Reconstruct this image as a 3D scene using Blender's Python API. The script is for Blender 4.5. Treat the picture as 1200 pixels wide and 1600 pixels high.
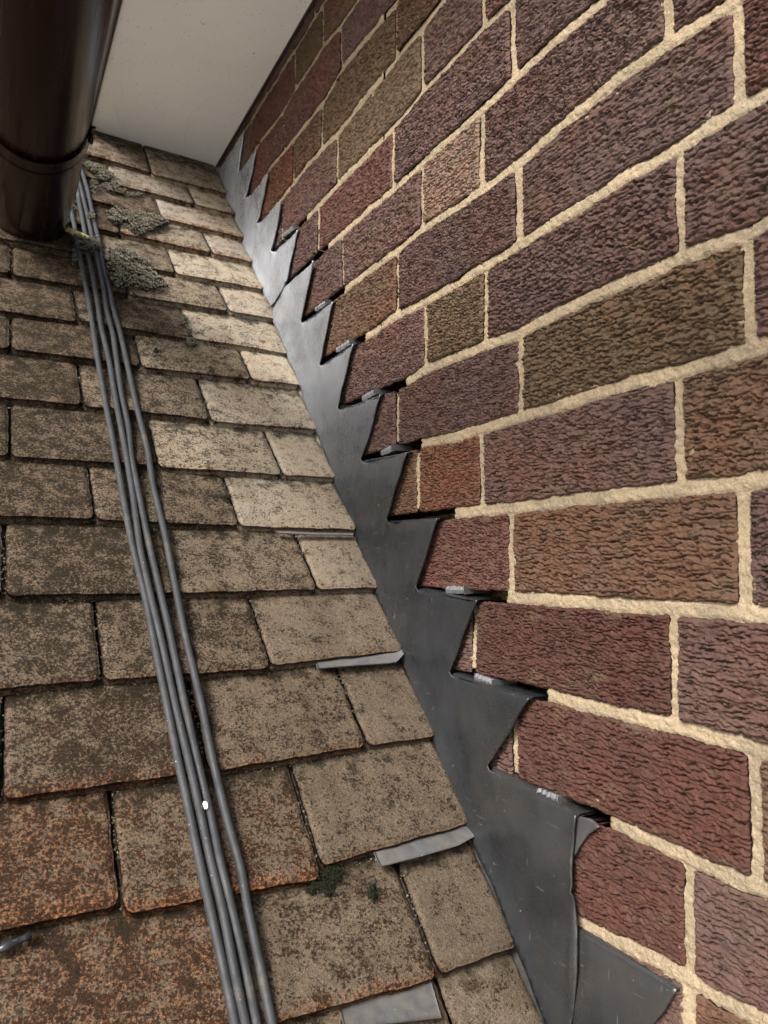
import bpy, math, random
import numpy as np
from mathutils import Vector, Matrix
from mathutils.geometry import delaunay_2d_cdt
for o in list(bpy.data.objects): bpy.data.objects.remove(o)
SC = bpy.context.scene
C = SC.collection

# ------------------------------------------------------------------ camera
F_PX, YAW, PITCH, ROLL, D, Z0 = 1241.4385, 0.46572663, 0.07371614, 0.01361924, 0.39322778, -0.02127001
def cam_axes():
    cy, sy, cp, sp, cr, sr = math.cos(YAW), math.sin(YAW), math.cos(PITCH), math.sin(PITCH), math.cos(ROLL), math.sin(ROLL)
    f = np.array([sy*cp, cy*cp, sp]); r = np.array([cy, -sy, 0.]); u = np.cross(r, f)
    return cr*r+sr*u, -sr*r+cr*u, f
CR, CU, CF = cam_axes()
cd = bpy.data.cameras.new('camera'); cam = bpy.data.objects.new('camera', cd); C.objects.link(cam)
cam.matrix_world = Matrix(((CR[0], CU[0], -CF[0], 0), (CR[1], CU[1], -CF[1], 0), (CR[2], CU[2], -CF[2], 0), (0, 0, 0, 1)))
cd.sensor_fit = 'HORIZONTAL'; cd.sensor_width = 36.0; cd.lens = F_PX/1200*36
cd.clip_start = 0.01; cd.clip_end = 2000
cd.dof.use_dof = True; cd.dof.focus_distance = 0.66; cd.dof.aperture_fstop = 22
SC.camera = cam
SC.render.resolution_x = 768; SC.render.resolution_y = 1024

# ------------------------------------------------------------------ light
SUN_EL, SUN_AZ = math.radians(40), math.radians(-122)     # azimuth from +Y, clockwise
w = bpy.data.worlds.new("World"); SC.world = w; w.use_nodes = True
nt = w.node_tree; bg = nt.nodes['Background']
sky = nt.nodes.new('ShaderNodeTexSky'); sky.sky_type = 'NISHITA'; sky.sun_disc = False
sky.sun_elevation = SUN_EL; sky.sun_rotation = SUN_AZ; sky.air_density = 1.0; sky.dust_density = 3.5; sky.ozone_density = 0.6
nt.links.new(sky.outputs[0], bg.inputs[0]); bg.inputs[1].default_value = 0.12
sl = bpy.data.lights.new('sun', 'SUN'); sl.energy = 1.9; sl.angle = math.radians(17); sl.color = (1, .985, .955)
so = bpy.data.objects.new('sun', sl); C.objects.link(so)
sd = Vector((math.sin(SUN_AZ)*math.cos(SUN_EL), math.cos(SUN_AZ)*math.cos(SUN_EL), math.sin(SUN_EL)))
so.rotation_euler = sd.to_track_quat('Z', 'Y').to_euler()
SC.view_settings.view_transform = 'Standard'; SC.view_settings.look = 'None'
SC.view_settings.exposure = 2.1; SC.view_settings.gamma = 1.0

# ------------------------------------------------------------------ helpers
def ray(p):
    return (p[0]-600)/F_PX*CR - (p[1]-800)/F_PX*CU + CF
def wallhit(p, x=D):
    d = ray(p); return d*(x/d[0])
RA, RB, RC, RX0 = -0.869577, -0.094971, 1.083186, 0.34604
GAU, S0, DY = 0.0915455, 0.689901, 0.149243
LL = math.hypot(1, RC)
def roofpt(xo, S, h=0.0):
    return np.array([RX0+xo, S/LL, RA+RB*xo+RC*S/LL]) + RN*h
ex = np.array([1, DY/LL, RB+RC*DY/LL]); es = np.array([0, 1/LL, RC/LL])
RN = np.cross(ex, es); RN /= np.linalg.norm(RN)
def roofhit(p, h=0.0):
    q0 = np.array([RX0, 0, RA]) + RN*h; d = ray(p); return d*(q0@RN)/(d@RN)
def roofcoord(P):
    xo = P[0]-RX0; return xo, P[1]*LL
def proj(P):
    z = P@CF; return 600+F_PX*(P@CR)/z, 800-F_PX*(P@CU)/z

def _hash(ix, iy, seed):
    ix = ix.astype(np.int64); iy = iy.astype(np.int64)
    h = (ix*374761393 + iy*668265263 + seed*1274126177) & 0xFFFFFFFF
    h = ((h ^ (h >> 13))*1274126177) & 0xFFFFFFFF
    h = ((h ^ (h >> 16))*2246822519) & 0xFFFFFFFF
    return ((h ^ (h >> 15)) & 0xFFFFFF)/float(0xFFFFFF)
def noise2(x, y, seed=0):
    """gradient noise, about -1..1"""
    x = np.asarray(x, float); y = np.asarray(y, float)
    ix = np.floor(x); iy = np.floor(y); fx = x-ix; fy = y-iy
    ux = fx*fx*fx*(fx*(fx*6-15)+10); uy = fy*fy*fy*(fy*(fy*6-15)+10)
    def g(a, b):
        t = _hash(ix+a, iy+b, seed)*2*np.pi
        return np.cos(t)*(fx-a)+np.sin(t)*(fy-b)
    return ((g(0, 0)*(1-ux)+g(1, 0)*ux)*(1-uy)+(g(0, 1)*(1-ux)+g(1, 1)*ux)*uy)*1.5
def fbm(x, y, seed=0, oct=3):
    s = 0; a = 1; n = 0
    for i in range(oct):
        s = s+a*noise2(x*2**i, y*2**i, seed+i*17); n += a; a *= .5
    return s/n

class MB:
    """collects vertices, faces and attributes for ONE mesh"""
    def __init__(s): s.v = []; s.f3 = []; s.f4 = []; s.n = 0; s.at = {}
    def add(s, verts, quads=None, tris=None, **attrs):
        verts = np.asarray(verts, float).reshape(-1, 3); k = len(verts)
        s.v.append(verts)
        if quads is not None and len(quads): s.f4.append(np.asarray(quads, int)+s.n)
        if tris is not None and len(tris): s.f3.append(np.asarray(tris, int)+s.n)
        for a, val in attrs.items():
            val = np.asarray(val, float)
            if val.ndim == 0: val = np.full(k, float(val))
            elif val.ndim == 1 and len(val) != k: val = np.tile(val, (k, 1))
            s.at.setdefault(a, []).append(val)
        s.n += k
    def build(s, name, mat, parent=None, smooth=True):
        V = np.concatenate(s.v); me = bpy.data.meshes.new(name)
        q = np.concatenate(s.f4) if s.f4 else np.zeros((0, 4), int)
        t = np.concatenate(s.f3) if s.f3 else np.zeros((0, 3), int)
        me.vertices.add(len(V)); me.vertices.foreach_set('co', V.astype(np.float32).ravel())
        li = np.concatenate([q.ravel(), t.ravel()])
        me.loops.add(len(li)); me.loops.foreach_set('vertex_index', li.astype(np.int32))
        tot = np.concatenate([np.full(len(q), 4), np.full(len(t), 3)]).astype(np.int32)
        st = np.concatenate([[0], np.cumsum(tot)[:-1]]).astype(np.int32)
        me.polygons.add(len(tot)); me.polygons.foreach_set('loop_start', st); me.polygons.foreach_set('loop_total', tot)
        me.polygons.foreach_set('use_smooth', np.full(len(tot), smooth))
        for a, l in s.at.items():
            A = np.concatenate(l)
            if A.ndim == 1:
                at = me.attributes.new(a, 'FLOAT', 'POINT'); at.data.foreach_set('value', A.astype(np.float32))
            else:
                at = me.attributes.new(a, 'FLOAT_VECTOR', 'POINT'); at.data.foreach_set('vector', A[:, :3].astype(np.float32).ravel())
        me.update(calc_edges=True); me.validate()
        me.materials.append(mat)
        o = bpy.data.objects.new(name, me); C.objects.link(o)
        if parent: o.parent = parent
        return o
def grid_quads(nu, nv, flip=False):
    i, j = np.meshgrid(np.arange(nu-1), np.arange(nv-1), indexing='ij'); a = (i*nv+j).ravel()
    q = np.stack([a, a+nv, a+nv+1, a+1], 1)
    return q[:, ::-1] if flip else q
def ring_idx(nu, nv):
    a = [i*nv for i in range(nu)] + [(nu-1)*nv+j for j in range(1, nv)] + [i*nv+nv-1 for i in range(nu-2, -1, -1)] + [j for j in range(nv-2, 0, -1)]
    return np.array(a)
def tag(o, label=None, cat=None, group=None, kind=None):
    if label: o['label'] = label
    if cat: o['category'] = cat
    if group: o['group'] = group
    if kind: o['kind'] = kind
    return o
def empty(name, loc, label, cat, group=None):
    o = bpy.data.objects.new(name, None); o.empty_display_size = .02; C.objects.link(o); return tag(o, label, cat, group)
def tube(mb, pts, r, seg=10, closed_ends=True, rs=None, **at):
    P = np.asarray(pts, float); n = len(P)
    T = np.gradient(P, axis=0); T /= np.linalg.norm(T, axis=1)[:, None]
    ref = np.array([0, 0, 1.]) if abs(T[0][2]) < .9 else np.array([1., 0, 0])
    A = np.cross(T, ref); A /= np.linalg.norm(A, axis=1)[:, None]; B = np.cross(A, T)
    th = np.arange(seg)/seg*2*np.pi
    R = (np.full(n, r) if rs is None else np.asarray(rs))[:, None, None]
    V = P[:, None]+R*(np.cos(th)[None, :, None]*A[:, None]+np.sin(th)[None, :, None]*B[:, None])
    i, j = np.meshgrid(np.arange(n-1), np.arange(seg), indexing='ij'); j2 = (j+1) % seg
    q = np.stack([(i*seg+j).ravel(), (i*seg+j2).ravel(), ((i+1)*seg+j2).ravel(), ((i+1)*seg+j).ravel()], 1)
    V = V.reshape(-1, 3); tr = []
    if closed_ends:
        V = np.vstack([V, P[0], P[-1]]); c0 = n*seg
        for j in range(seg):
            tr += [[c0, (j+1) % seg, j], [c0+1, (n-1)*seg+j, (n-1)*seg+(j+1) % seg]]
    mb.add(V, q, tr, **at)
def smooth_path(pts, step=.004):
    P = np.asarray(pts, float)
    d = np.r_[0, np.cumsum(np.linalg.norm(np.diff(P, axis=0), axis=1))]
    n = max(4, int(d[-1]/step)); t = np.linspace(0, d[-1], n)
    Q = np.stack([np.interp(t, d, P[:, k]) for k in range(3)], 1)
    w_ = max(1, int(.018/step))
    ker = np.hanning(2*w_+3)[1:-1]; ker /= ker.sum()
    pad = len(ker)//2
    out = []
    for k in range(3):
        x = np.r_[2*Q[0, k]-Q[1:pad+1, k][::-1], Q[:, k], 2*Q[-1, k]-Q[-pad-1:-1, k][::-1]]
        out.append(np.convolve(x, ker, 'valid'))
    return np.stack(out, 1)

# ------------------------------------------------------------------ materials
class NT:
    def __init__(s, name):
        s.m = bpy.data.materials.new(name); s.m.use_nodes = True; s.t = s.m.node_tree
        s.b = s.t.nodes['Principled BSDF']
    def n(s, typ, **kw):
        x = s.t.nodes.new(typ)
        for k, v in kw.items(): setattr(x, k, v)
        return x
    def l(s, a, b): s.t.links.new(a, b)
    def val(s, sock, v):
        if hasattr(v, 'is_output'): s.l(v, sock)
        else: sock.default_value = v
    def pos(s): return s.n('ShaderNodeNewGeometry').outputs['Position']
    def noise(s, scale, detail=4, rough=.6, vec=None, dist=0, out='Fac'):
        x = s.n('ShaderNodeTexNoise'); x.inputs['Scale'].default_value = scale; x.inputs['Detail'].default_value = detail
        x.inputs['Roughness'].default_value = rough; x.inputs['Distortion'].default_value = dist
        s.l(vec if vec is not None else s.pos(), x.inputs['Vector']); return x.outputs[out]
    def mapped(s, scale, rot=(0, 0, 0)):
        m = s.n('ShaderNodeMapping'); m.inputs['Scale'].default_value = scale; m.inputs['Rotation'].default_value = rot
        s.l(s.pos(), m.inputs['Vector']); return m.outputs[0]
    def ramp(s, fac, a, b, va=0., vb=1.):
        x = s.n('ShaderNodeMapRange'); x.inputs[1].default_value = a; x.inputs[2].default_value = b
        x.inputs[3].default_value = va; x.inputs[4].default_value = vb; s.l(fac, x.inputs[0]); return x.outputs[0]
    def math(s, op, a, b=0., c=None):
        x = s.n('ShaderNodeMath', operation=op); s.val(x.inputs[0], a); s.val(x.inputs[1], b)
        if c is not None: s.val(x.inputs[2], c)
        return x.outputs[0]
    def mix(s, fac, a, b, mode='MIX'):
        x = s.n('ShaderNodeMix', data_type='RGBA', blend_type=mode); s.val(x.inputs[0], fac)
        for k, v in ((6, a), (7, b)):
            if hasattr(v, 'is_output'): s.l(v, x.inputs[k])
            else: x.inputs[k].default_value = (*v[:3], 1)
        return x.outputs[2]
    def attr(s, name, out='Fac'): return s.n('ShaderNodeAttribute', attribute_name=name).outputs[out]
    def bump(s, h, strength=.5, dist=.001, prev=None):
        x = s.n('ShaderNodeBump'); x.inputs['Strength'].default_value = strength; x.inputs['Distance'].default_value = dist
        s.l(h, x.inputs['Height'])
        if prev: s.l(prev, x.inputs['Normal'])
        return x.outputs[0]
    def out(s, col=None, rough=.8, metal=0., bump=None, spec=None, **kw):
        if col is not None:
            if hasattr(col, 'is_output'): s.l(col, s.b.inputs['Base Color'])
            else: s.b.inputs['Base Color'].default_value = (*col, 1)
        s.val(s.b.inputs['Roughness'], rough); s.val(s.b.inputs['Metallic'], metal)
        if bump is not None: s.l(bump, s.b.inputs['Normal'])
        if spec is not None: s.b.inputs['Specular IOR Level'].default_value = spec
        return s.m

def mat_brick():
    m = NT('rustic_brick'); c = m.attr('bcol', 'Color')
    n1 = m.noise(14, 5, .6); n2 = m.noise(70, 5, .65); n3 = m.noise(900, 2, .6)
    c2 = m.mix(m.ramp(n1, .42, .68), c, m.mix(1, c, (1.12, .92, .84), 'MULTIPLY'))
    c3 = m.mix(m.ramp(n2, .5, .78, 0, .75), c2, m.mix(1, c2, (.5, .5, .56), 'MULTIPLY'))
    red = m.noise(180, 4, .7)
    c4 = m.mix(m.ramp(red, .60, .75, 0, .55), c3, (.14, .058, .045))
    c4 = m.mix(m.ramp(m.noise(26, 4, .6, m.mapped((1, 1, 2.2))), .56, .72, 0, .55), c4, (.085, .068, .045))
    st = m.noise(420, 3, .6)                                    # pale sandy grains
    c5 = m.mix(m.ramp(st, .68, .80, 0, .5), c4, (.28, .21, .17))
    c6 = m.mix(m.ramp(m.noise(34, 4, .7), .71, .80, 0, .4), c5, (.22, .15, .13))
    b = m.bump(n3, .6, .0008); b = m.bump(m.noise(300, 5, .75), .8, .0014, b)
    c6 = m.mix(1, c6, (.82, .775, .74), 'MULTIPLY')
    return m.out(c6, m.ramp(n2, .3, .7, .6, .85), 0, b, .12)
def mat_mortar():
    m = NT('sandy_mortar')
    n1 = m.noise(22, 4, .6); n2 = m.noise(700, 3, .7); n3 = m.noise(1500, 2, .6)
    c = m.mix(m.ramp(n1, .35, .7), (.225, .178, .116), (.145, .118, .082))
    c = m.mix(m.ramp(n2, .55, .75, 0, .7), c, (.34, .285, .20)); c = m.mix(m.ramp(n2, .30, .44, .8, 0), c, (.11, .08, .05))
    c = m.mix(m.ramp(n3, .66, .74, 0, .7), c, (.10, .075, .06))
    b = m.bump(n2, .8, .0012); b = m.bump(m.noise(240, 3, .6), .7, .002, b)
    return m.out(c, .95, 0, b, .05)
def mat_tile():
    m = NT('weathered_tile')
    age = m.attr('age'); org = m.attr('orange'); nose = m.attr('nose'); tr = m.attr('trnd')  # age: lichen cover plus painted-in gutter shade
    n1 = m.noise(9, 4, .6); g = m.noise(560, 3, .62); g2 = m.noise(210, 5, .72); g3 = m.noise(60, 5, .7); gr = m.noise(1300, 2, .6)
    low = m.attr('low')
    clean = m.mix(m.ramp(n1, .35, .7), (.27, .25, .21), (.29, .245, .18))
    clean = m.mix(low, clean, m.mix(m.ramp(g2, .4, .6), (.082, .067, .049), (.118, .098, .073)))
    clean = m.mix(tr, clean, m.mix(1, clean, (.78, .76, .78), 'MULTIPLY'))
    old = m.mix(m.ramp(g2, .4, .6), (.078, .060, .042), (.112, .087, .061))
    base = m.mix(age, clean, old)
    # orange clay showing where the surface has worn: noses and patches
    of = m.math('ADD', m.math('MULTIPLY', org, .36), m.math('MULTIPLY', nose, .20))
    of = m.math('ADD', of, m.math('MULTIPLY', m.math('SUBTRACT', g3, .5), .9))
    of = m.math('ADD', of, m.math('MULTIPLY', m.math('SUBTRACT', g2, .5), 1.1))
    base = m.mix(m.ramp(of, .22, .46, 0, .85), base, m.mix(m.ramp(g, .35, .65), (.17, .068, .030), (.22, .10, .048)))
    # black lichen speckle over fine grit
    f = m.noise(430, 8, .82); f2 = m.noise(1050, 4, .8)
    t = m.math('ADD', f, m.math('MULTIPLY', m.math('SUBTRACT', g2, .5), .38))
    t = m.math('ADD', t, m.math('MULTIPLY', m.math('SUBTRACT', g3, .5), .42))
    t = m.math('ADD', t, m.math('MULTIPLY', age, .105))
    base = m.mix(1, base, m.mix(m.ramp(f2, .36, .64), (.58, .56, .53), (1.42, 1.42, 1.42)), 'MULTIPLY')
    base = m.mix(m.ramp(t, .535, .61, 0, .92), base, m.mix(m.ramp(f2, .4, .6), (.004, .0035, .003), (.016, .013, .010)))
    base = m.mix(m.ramp(f2, .66, .74, 0, .6), base, (.42, .37, .30))
    st = m.noise(16, 5, .65, m.mapped((1, .35, .35)))                 # soft damp stains
    base = m.mix(m.math('MULTIPLY', m.ramp(st, .5, .7), .55), base, m.mix(1, base, (.45, .42, .38), 'MULTIPLY'))
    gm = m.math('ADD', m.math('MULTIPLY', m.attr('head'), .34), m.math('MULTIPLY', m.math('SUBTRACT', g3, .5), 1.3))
    base = m.mix(m.ramp(gm, .12, .38, 0, .8), base, (.012, .011, .007))           # grime under the noses, doubling as painted crevice shadow
    base = m.mix(m.math('MAXIMUM', low, age), base, m.mix(1, base, (.80, .78, .76), 'MULTIPLY'))  # lower courses and outer tiles darkened in colour to imitate weaker light
    b = m.bump(g, .7, .0012); b = m.bump(gr, .5, .0006, b); b = m.bump(g2, .6, .002, b)
    return m.out(base, .95, 0, b, .04)
def mat_lead(name='sheet_lead', base=(.012, .013, .0145), rough=.27, dirty=0., metal=.25):
    m = NT(name)
    n1 = m.noise(12, 5, .6); n2 = m.noise(120, 4, .6); n0 = m.noise(5, 4, .6)
    sc = m.noise(7, 3, .6, m.mapped((60, 60, 3.5), (0.75, 0, 0)))          # long fine scratches
    sc2 = m.noise(9, 3, .5, m.mapped((60, 3, 60), (-.5, 0, 0)))
    hi = tuple(x*2.5+.09 for x in base)
    c = m.mix(m.ramp(n1, .35, .7), base, tuple(x*1.7 for x in base))
    c = m.mix(m.math('MULTIPLY', m.attr('painted_sheen'), m.ramp(n1, .25, .6, .55, 1)), c, (.33, .35, .385)) if name == 'sheet_lead' else c  # paler colour stands in for light reflected off the upper lead
    c = m.mix(m.ramp(n0, .5, .72, 0, .35), c, (.075, .065, .055))
    c = m.mix(m.ramp(sc, .69, .74, 0, .6), c, hi); c = m.mix(m.ramp(sc2, .70, .75, 0, .5), c, hi)
    if dirty: c = m.mix(m.ramp(m.noise(90, 5, .7), .40, .60, 0, dirty), c, (.085, .075, .06))
    sp = m.noise(330, 2, .5); c = m.mix(m.ramp(sp, .74, .80, 0, .6), c, (.3, .3, .29))
    r = m.math('ADD', m.ramp(n1, .3, .7, rough-.07, rough+.10), m.ramp(n2, .3, .7, -.05, .08))
    b = m.bump(n2, .10, .001); b = m.bump(m.noise(28, 3, .5), .35, .004, b); b = m.bump(sc, .1, .0004, b)
    return m.out(c, r, metal, b, .42)
def mat_simple(name, col, rough=.5, bs=0, bst=.3, spec=None, metal=0., var=None):
    m = NT(name); c = col
    if var is not None: c = m.mix(m.ramp(m.noise(var[0], 4, .65), .38, .66), col, var[1])
    b = m.bump(m.noise(bs, 4, .6), bst, .001) if bs else None
    return m.out(c, rough, metal, b, spec)
def mat_soffit():
    m = NT('soffit_board')
    v = m.n('ShaderNodeTexVoronoi'); v.inputs['Scale'].default_value = 120; m.l(m.pos(), v.inputs['Vector'])
    v2 = m.n('ShaderNodeTexVoronoi'); v2.inputs['Scale'].default_value = 33; m.l(m.pos(), v2.inputs['Vector'])
    pick = m.n('ShaderNodeSeparateColor'); m.l(v.outputs['Color'], pick.inputs[0])
    pick2 = m.n('ShaderNodeSeparateColor'); m.l(v2.outputs['Color'], pick2.inputs[0])
    s1 = m.math('MULTIPLY', m.ramp(v.outputs['Distance'], .06, .16, .8, 0), m.ramp(pick.outputs[0], .45, .5, 0, 1))
    s2 = m.math('MULTIPLY', m.ramp(v2.outputs['Distance'], .03, .07, .9, 0), m.ramp(pick2.outputs[1], .6, .62, 0, 1))
    c = m.mix(m.ramp(m.noise(7, 4, .6), .35, .7), (.82, .80, .74), (.77, .745, .68))
    c = m.mix(s1, c, (.22, .18, .12)); c = m.mix(s2, c, (.06, .05, .04))
    return m.out(c, .5, 0, m.bump(m.noise(500, 2, .5), .06, .0005))
def mat_pvc():
    m = NT('brown_pvc')
    st = m.noise(6, 4, .6, m.mapped((28, .8, 28)))
    c = m.mix(m.ramp(st, .4, .7), (.0075, .0024, .002), (.013, .0045, .0038))
    c = m.mix(m.ramp(m.noise(40, 5, .7), .6, .75, 0, .5), c, (.022, .014, .011))
    return m.out(c, m.ramp(st, .3, .7, .16, .30), 0, m.bump(st, .03, .001), .28)
def mat_cable():
    m = NT('grey_cable')
    c = m.mix(m.ramp(m.noise(30, 5, .7), .4, .65), (.024, .025, .027), (.015, .016, .0175))
    c = m.mix(m.ramp(m.noise(500, 2, .5), .72, .78, 0, .8), c, (.3, .28, .25))
    c = m.mix(m.ramp(m.noise(18, 5, .7), .56, .72, 0, .6), c, (.07, .06, .045))
    return m.out(c, m.ramp(m.noise(60, 3, .6), .3, .7, .5, .7), 0, m.bump(m.noise(600, 3, .6), .3, .0006), .2)
def mat_moss(name, a, b_, c_):
    m = NT(name); n = m.noise(300, 3, .7); h = m.attr('tip')
    c = m.mix(m.ramp(n, .35, .65), a, b_); c = m.mix(m.ramp(h, .5, 1, 0, .75), c, c_)
    return m.out(c, .95, 0, None, .1)

M = dict(brick=mat_brick(), mortar=mat_mortar(), tile=mat_tile(), lead=mat_lead(), wedge=mat_lead('folded_lead', (.026, .026, .028), .5, 0, .1),
         oldlead=mat_lead('old_lead', (.035, .037, .04), .7, .6, .1), soffit=mat_soffit(), pvc=mat_pvc(), cable=mat_cable(),
         moss=mat_moss('dry_moss', (.006, .0055, .004), (.018, .016, .011), (.30, .28, .215)),
         greenmoss=mat_moss('green_moss', (.005, .0055, .003), (.009, .0095, .005), (.025, .026, .014)),
         fillet=mat_simple('bedding_mortar', (.20, .175, .13), .95, 500, .8, .05, 0, (60, (.07, .06, .05))),
         darkfillet=mat_simple('dark_bedding', (.018, .018, .018), .9, 420, .7, .1, 0, (70, (.035, .033, .03))),
         board=mat_simple('brown_board', (.035, .019, .016), .35, 60, .15),
         batten=mat_simple('roof_underlay', (.03, .028, .025), .95, 100, .3),
         ground=mat_simple('ground', (.50, .48, .44), .95, 3, .5, None, 0, (2, (.56, .54, .49))),
         twig=mat_simple('lichen_twig', (.36, .36, .14), .9, 600, .6, .2, 0, (300, (.14, .10, .05))),
         grit=mat_simple('grit', (.04, .034, .025), .95, 900, .5, .2, 0, (500, (.12, .10, .07))),
         white=mat_simple('droppings', (.62, .62, .56), .7, 700, .4), web=mat_simple('web', (.6, .6, .55), .5))

# ------------------------------------------------------------------ measured brick layout
BEDS = {-11:[(394,184),(462,76),(503.5,9)], -10:[(410,217),(441,178),(461,141),(508,69),(529.5,44),(558,2)],
-9:[(404,291),(425.5,258),(460,217),(506,158),(532,110),(564,69),(618,4)],
-8:[(450,297.5),(480,258),(503.5,232),(527,209),(564,160),(614,97.5),(638,65),(661,39),(687,4)],
-7:[(479,341),(497.5,321),(528,287),(562.5,252),(612,200),(638,171),(659,143),(713,87),(754,42),(793,7)],
-6:[(510.5,386),(536.5,364),(573,330),(615,295),(658,256),(750,173),(806,120),(860,69),(939,3)],
-5:[(536.5,453.5),(573,425),(621,391),(658,359),(708,327),(758,293),(806,258),(869,200),(951,133),(1044,65),(1146,1)],
-4:[(570,527),(613,496),(665,470),(708,446),(758,415.5),(812,381),(860,350),(917,315),(980,274),(1058,232),(1157.5,167),(1197,147)],
-3:[(633,597),(663,577),(700,562),(754,540),(812.5,520),(862,492),(945,453),(1016,424),(1064,401),(1166,365),(1197,348)],
-2:[(655,693),(700,685),(750,671),(812.5,652),(908,623),(987.5,597),(1060,580),(1120,562),(1172,546)],
-1:[(708,802),(754,797),(804,794),(908,780),(1058,764),(1158,755),(1197,748)],
0:[(790,933),(850,937),(908,940),(967,946),(1050,950),(1117,955),(1197,962)],
1:[(854,1086),(908,1101),(967,1115),(1052,1135),(1158,1164),(1185,1173)],
2:[(950,1283),(992,1304),(1067,1337),(1117,1362),(1192,1392)],
3:[(908,1446),(992,1485),(1067,1525),(1117,1560),(1196,1596)]}
PERPS = {-11:[((393,188),(391,238)),((461,80),(461,134)),((504.5,11),(504.5,67))],
-10:[((443,180),(443,230)),((532,45),(533,104))],
-9:[((458.5,222),(458,280)),((503.5,162),(502,223)),((619,9),(618,88))],
-8:[((440,321),(441,369)),((527,212),(526,281)),((658,50),(659,134)),((753,0),(754,32))],
-7:[((497.5,326),(497,390)),((615,204),(614,290)),((800,11),(803,108))],
-6:[((535,373),(536.5,449)),((660,257),(658.5,357)),((753,178),(752,290)),((1041,0),(1044,54))],
-5:[((621,395),(620.5,485)),((809,262),(811,370)),((1152,9),(1155,150))],
-4:[((665,483),(665,573)),((759,424),(758,530)),((1060,243),(1063,390))],
-3:[((620,613),(620.6,693)),((812,533),(812,642)),((1167,379),(1172,538))],
-2:[((653,710),(653,798)),((752,682),(754,787)),((1058,600),(1062,750))],
-1:[((797,804),(798,920)),((1158,770),(1162,942))],
0:[((742,950),(740,1050)),((1052,958),(1054,1129))],
1:[((804,1110),(805.5,1208)),((1177,1179),(1183,1370))],
2:[((1073,1350),(1077,1525))], 3:[((1075,1560),(1080,1720))]}
PUR, RED, OLV, TAN, GRY, ORG, BRN = (.072,.047,.042), (.076,.040,.033), (.074,.054,.034), (.15,.108,.083), (.078,.068,.064), (.105,.052,.034), (.077,.050,.034)
DRD, DGR = (.052, .026, .021), (.050, .043, .039)
TINT = [((705,265),TAN),((985,500),OLV),((745,480),BRN),((710,500),OLV),((1130,650),BRN),((700,745),ORG),((975,860),BRN),((570,470),BRN),((1185,430),PUR),
 ((425,190),RED),((485,95),OLV),((520,30),ORG),((430,240),RED),((500,130),RED),((435,300),ORG),((480,215),BRN),((560,150),OLV),((640,30),ORG),((470,290),PUR),
 ((990,1230),DRD),((980,1400),DRD),((900,1360),DRD),((960,1560),DRD),((1080,1640),DRD),((890,1025),DRD),((1150,1050),OLV),((1150,1460),DGR),((725,860),RED),((1175,50),GRY),((600,340),PUR),((620,560),PUR),
 ((590,250),PUR),((730,100),PUR),((510,340),OLV),((1040,1590),RED),((690,50),PUR),((560,50),PUR),((1190,1240),RED),((730,1010),RED),((790,1180),RED),((630,745),RED)]
def bed_dev(j):
    if j not in BEDS: return None
    P = np.array([wallhit(p) for p in BEDS[j]]); o = np.argsort(P[:, 1]); y = P[o, 1]; dv = P[o, 2]-(Z0-.075*j)
    y = np.r_[y[0]-.25, y, y[-1]+.3]; dv = np.r_[0, dv, 0]
    return y, dv
BD = {j: bed_dev(j) for j in range(-20, 20)}
def bedz(j, y):
    z = Z0-.075*j + 0*np.asarray(y, float)
    if BD.get(j) is not None: z = z+np.interp(y, *BD[j])
    return z
SLOT = {j: wallhit(BEDS[j][0])[1] for j in range(-7, 3)}
SLOT[-9] = None
rnd = random.Random(7)
WALL_Y0, WALL_Y1 = -0.7, 2.1
def course_perps(c):
    L = []
    for a, b in PERPS.get(c, []):
        L.append((wallhit(a)[1], wallhit(b)[1]))
    L.sort()
    if not L:
        s = .35+(.1125 if c % 2 else 0)+rnd.uniform(-.01, .01); L = [(s, s)]
    lo, hi = L[0], L[-1]
    while min(lo) > WALL_Y0: m = sum(lo)/2-.225+rnd.uniform(-.003, .003); lo = (m, m); L.insert(0, lo)
    while max(hi) < WALL_Y1: m = sum(hi)/2+.225+rnd.uniform(-.003, .003); hi = (m, m); L.append(hi)
    return L
CP = {c: course_perps(c) for c in range(-17, 14)}

def inview(P, margin=60):
    z = P@CF
    if z <= .05: return False
    x, y = proj(P); return -margin < x < 1200+margin and -margin < y < 1600+margin
def roof_z(x, y): return RA+RB*(x-RX0)+RC*y

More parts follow.
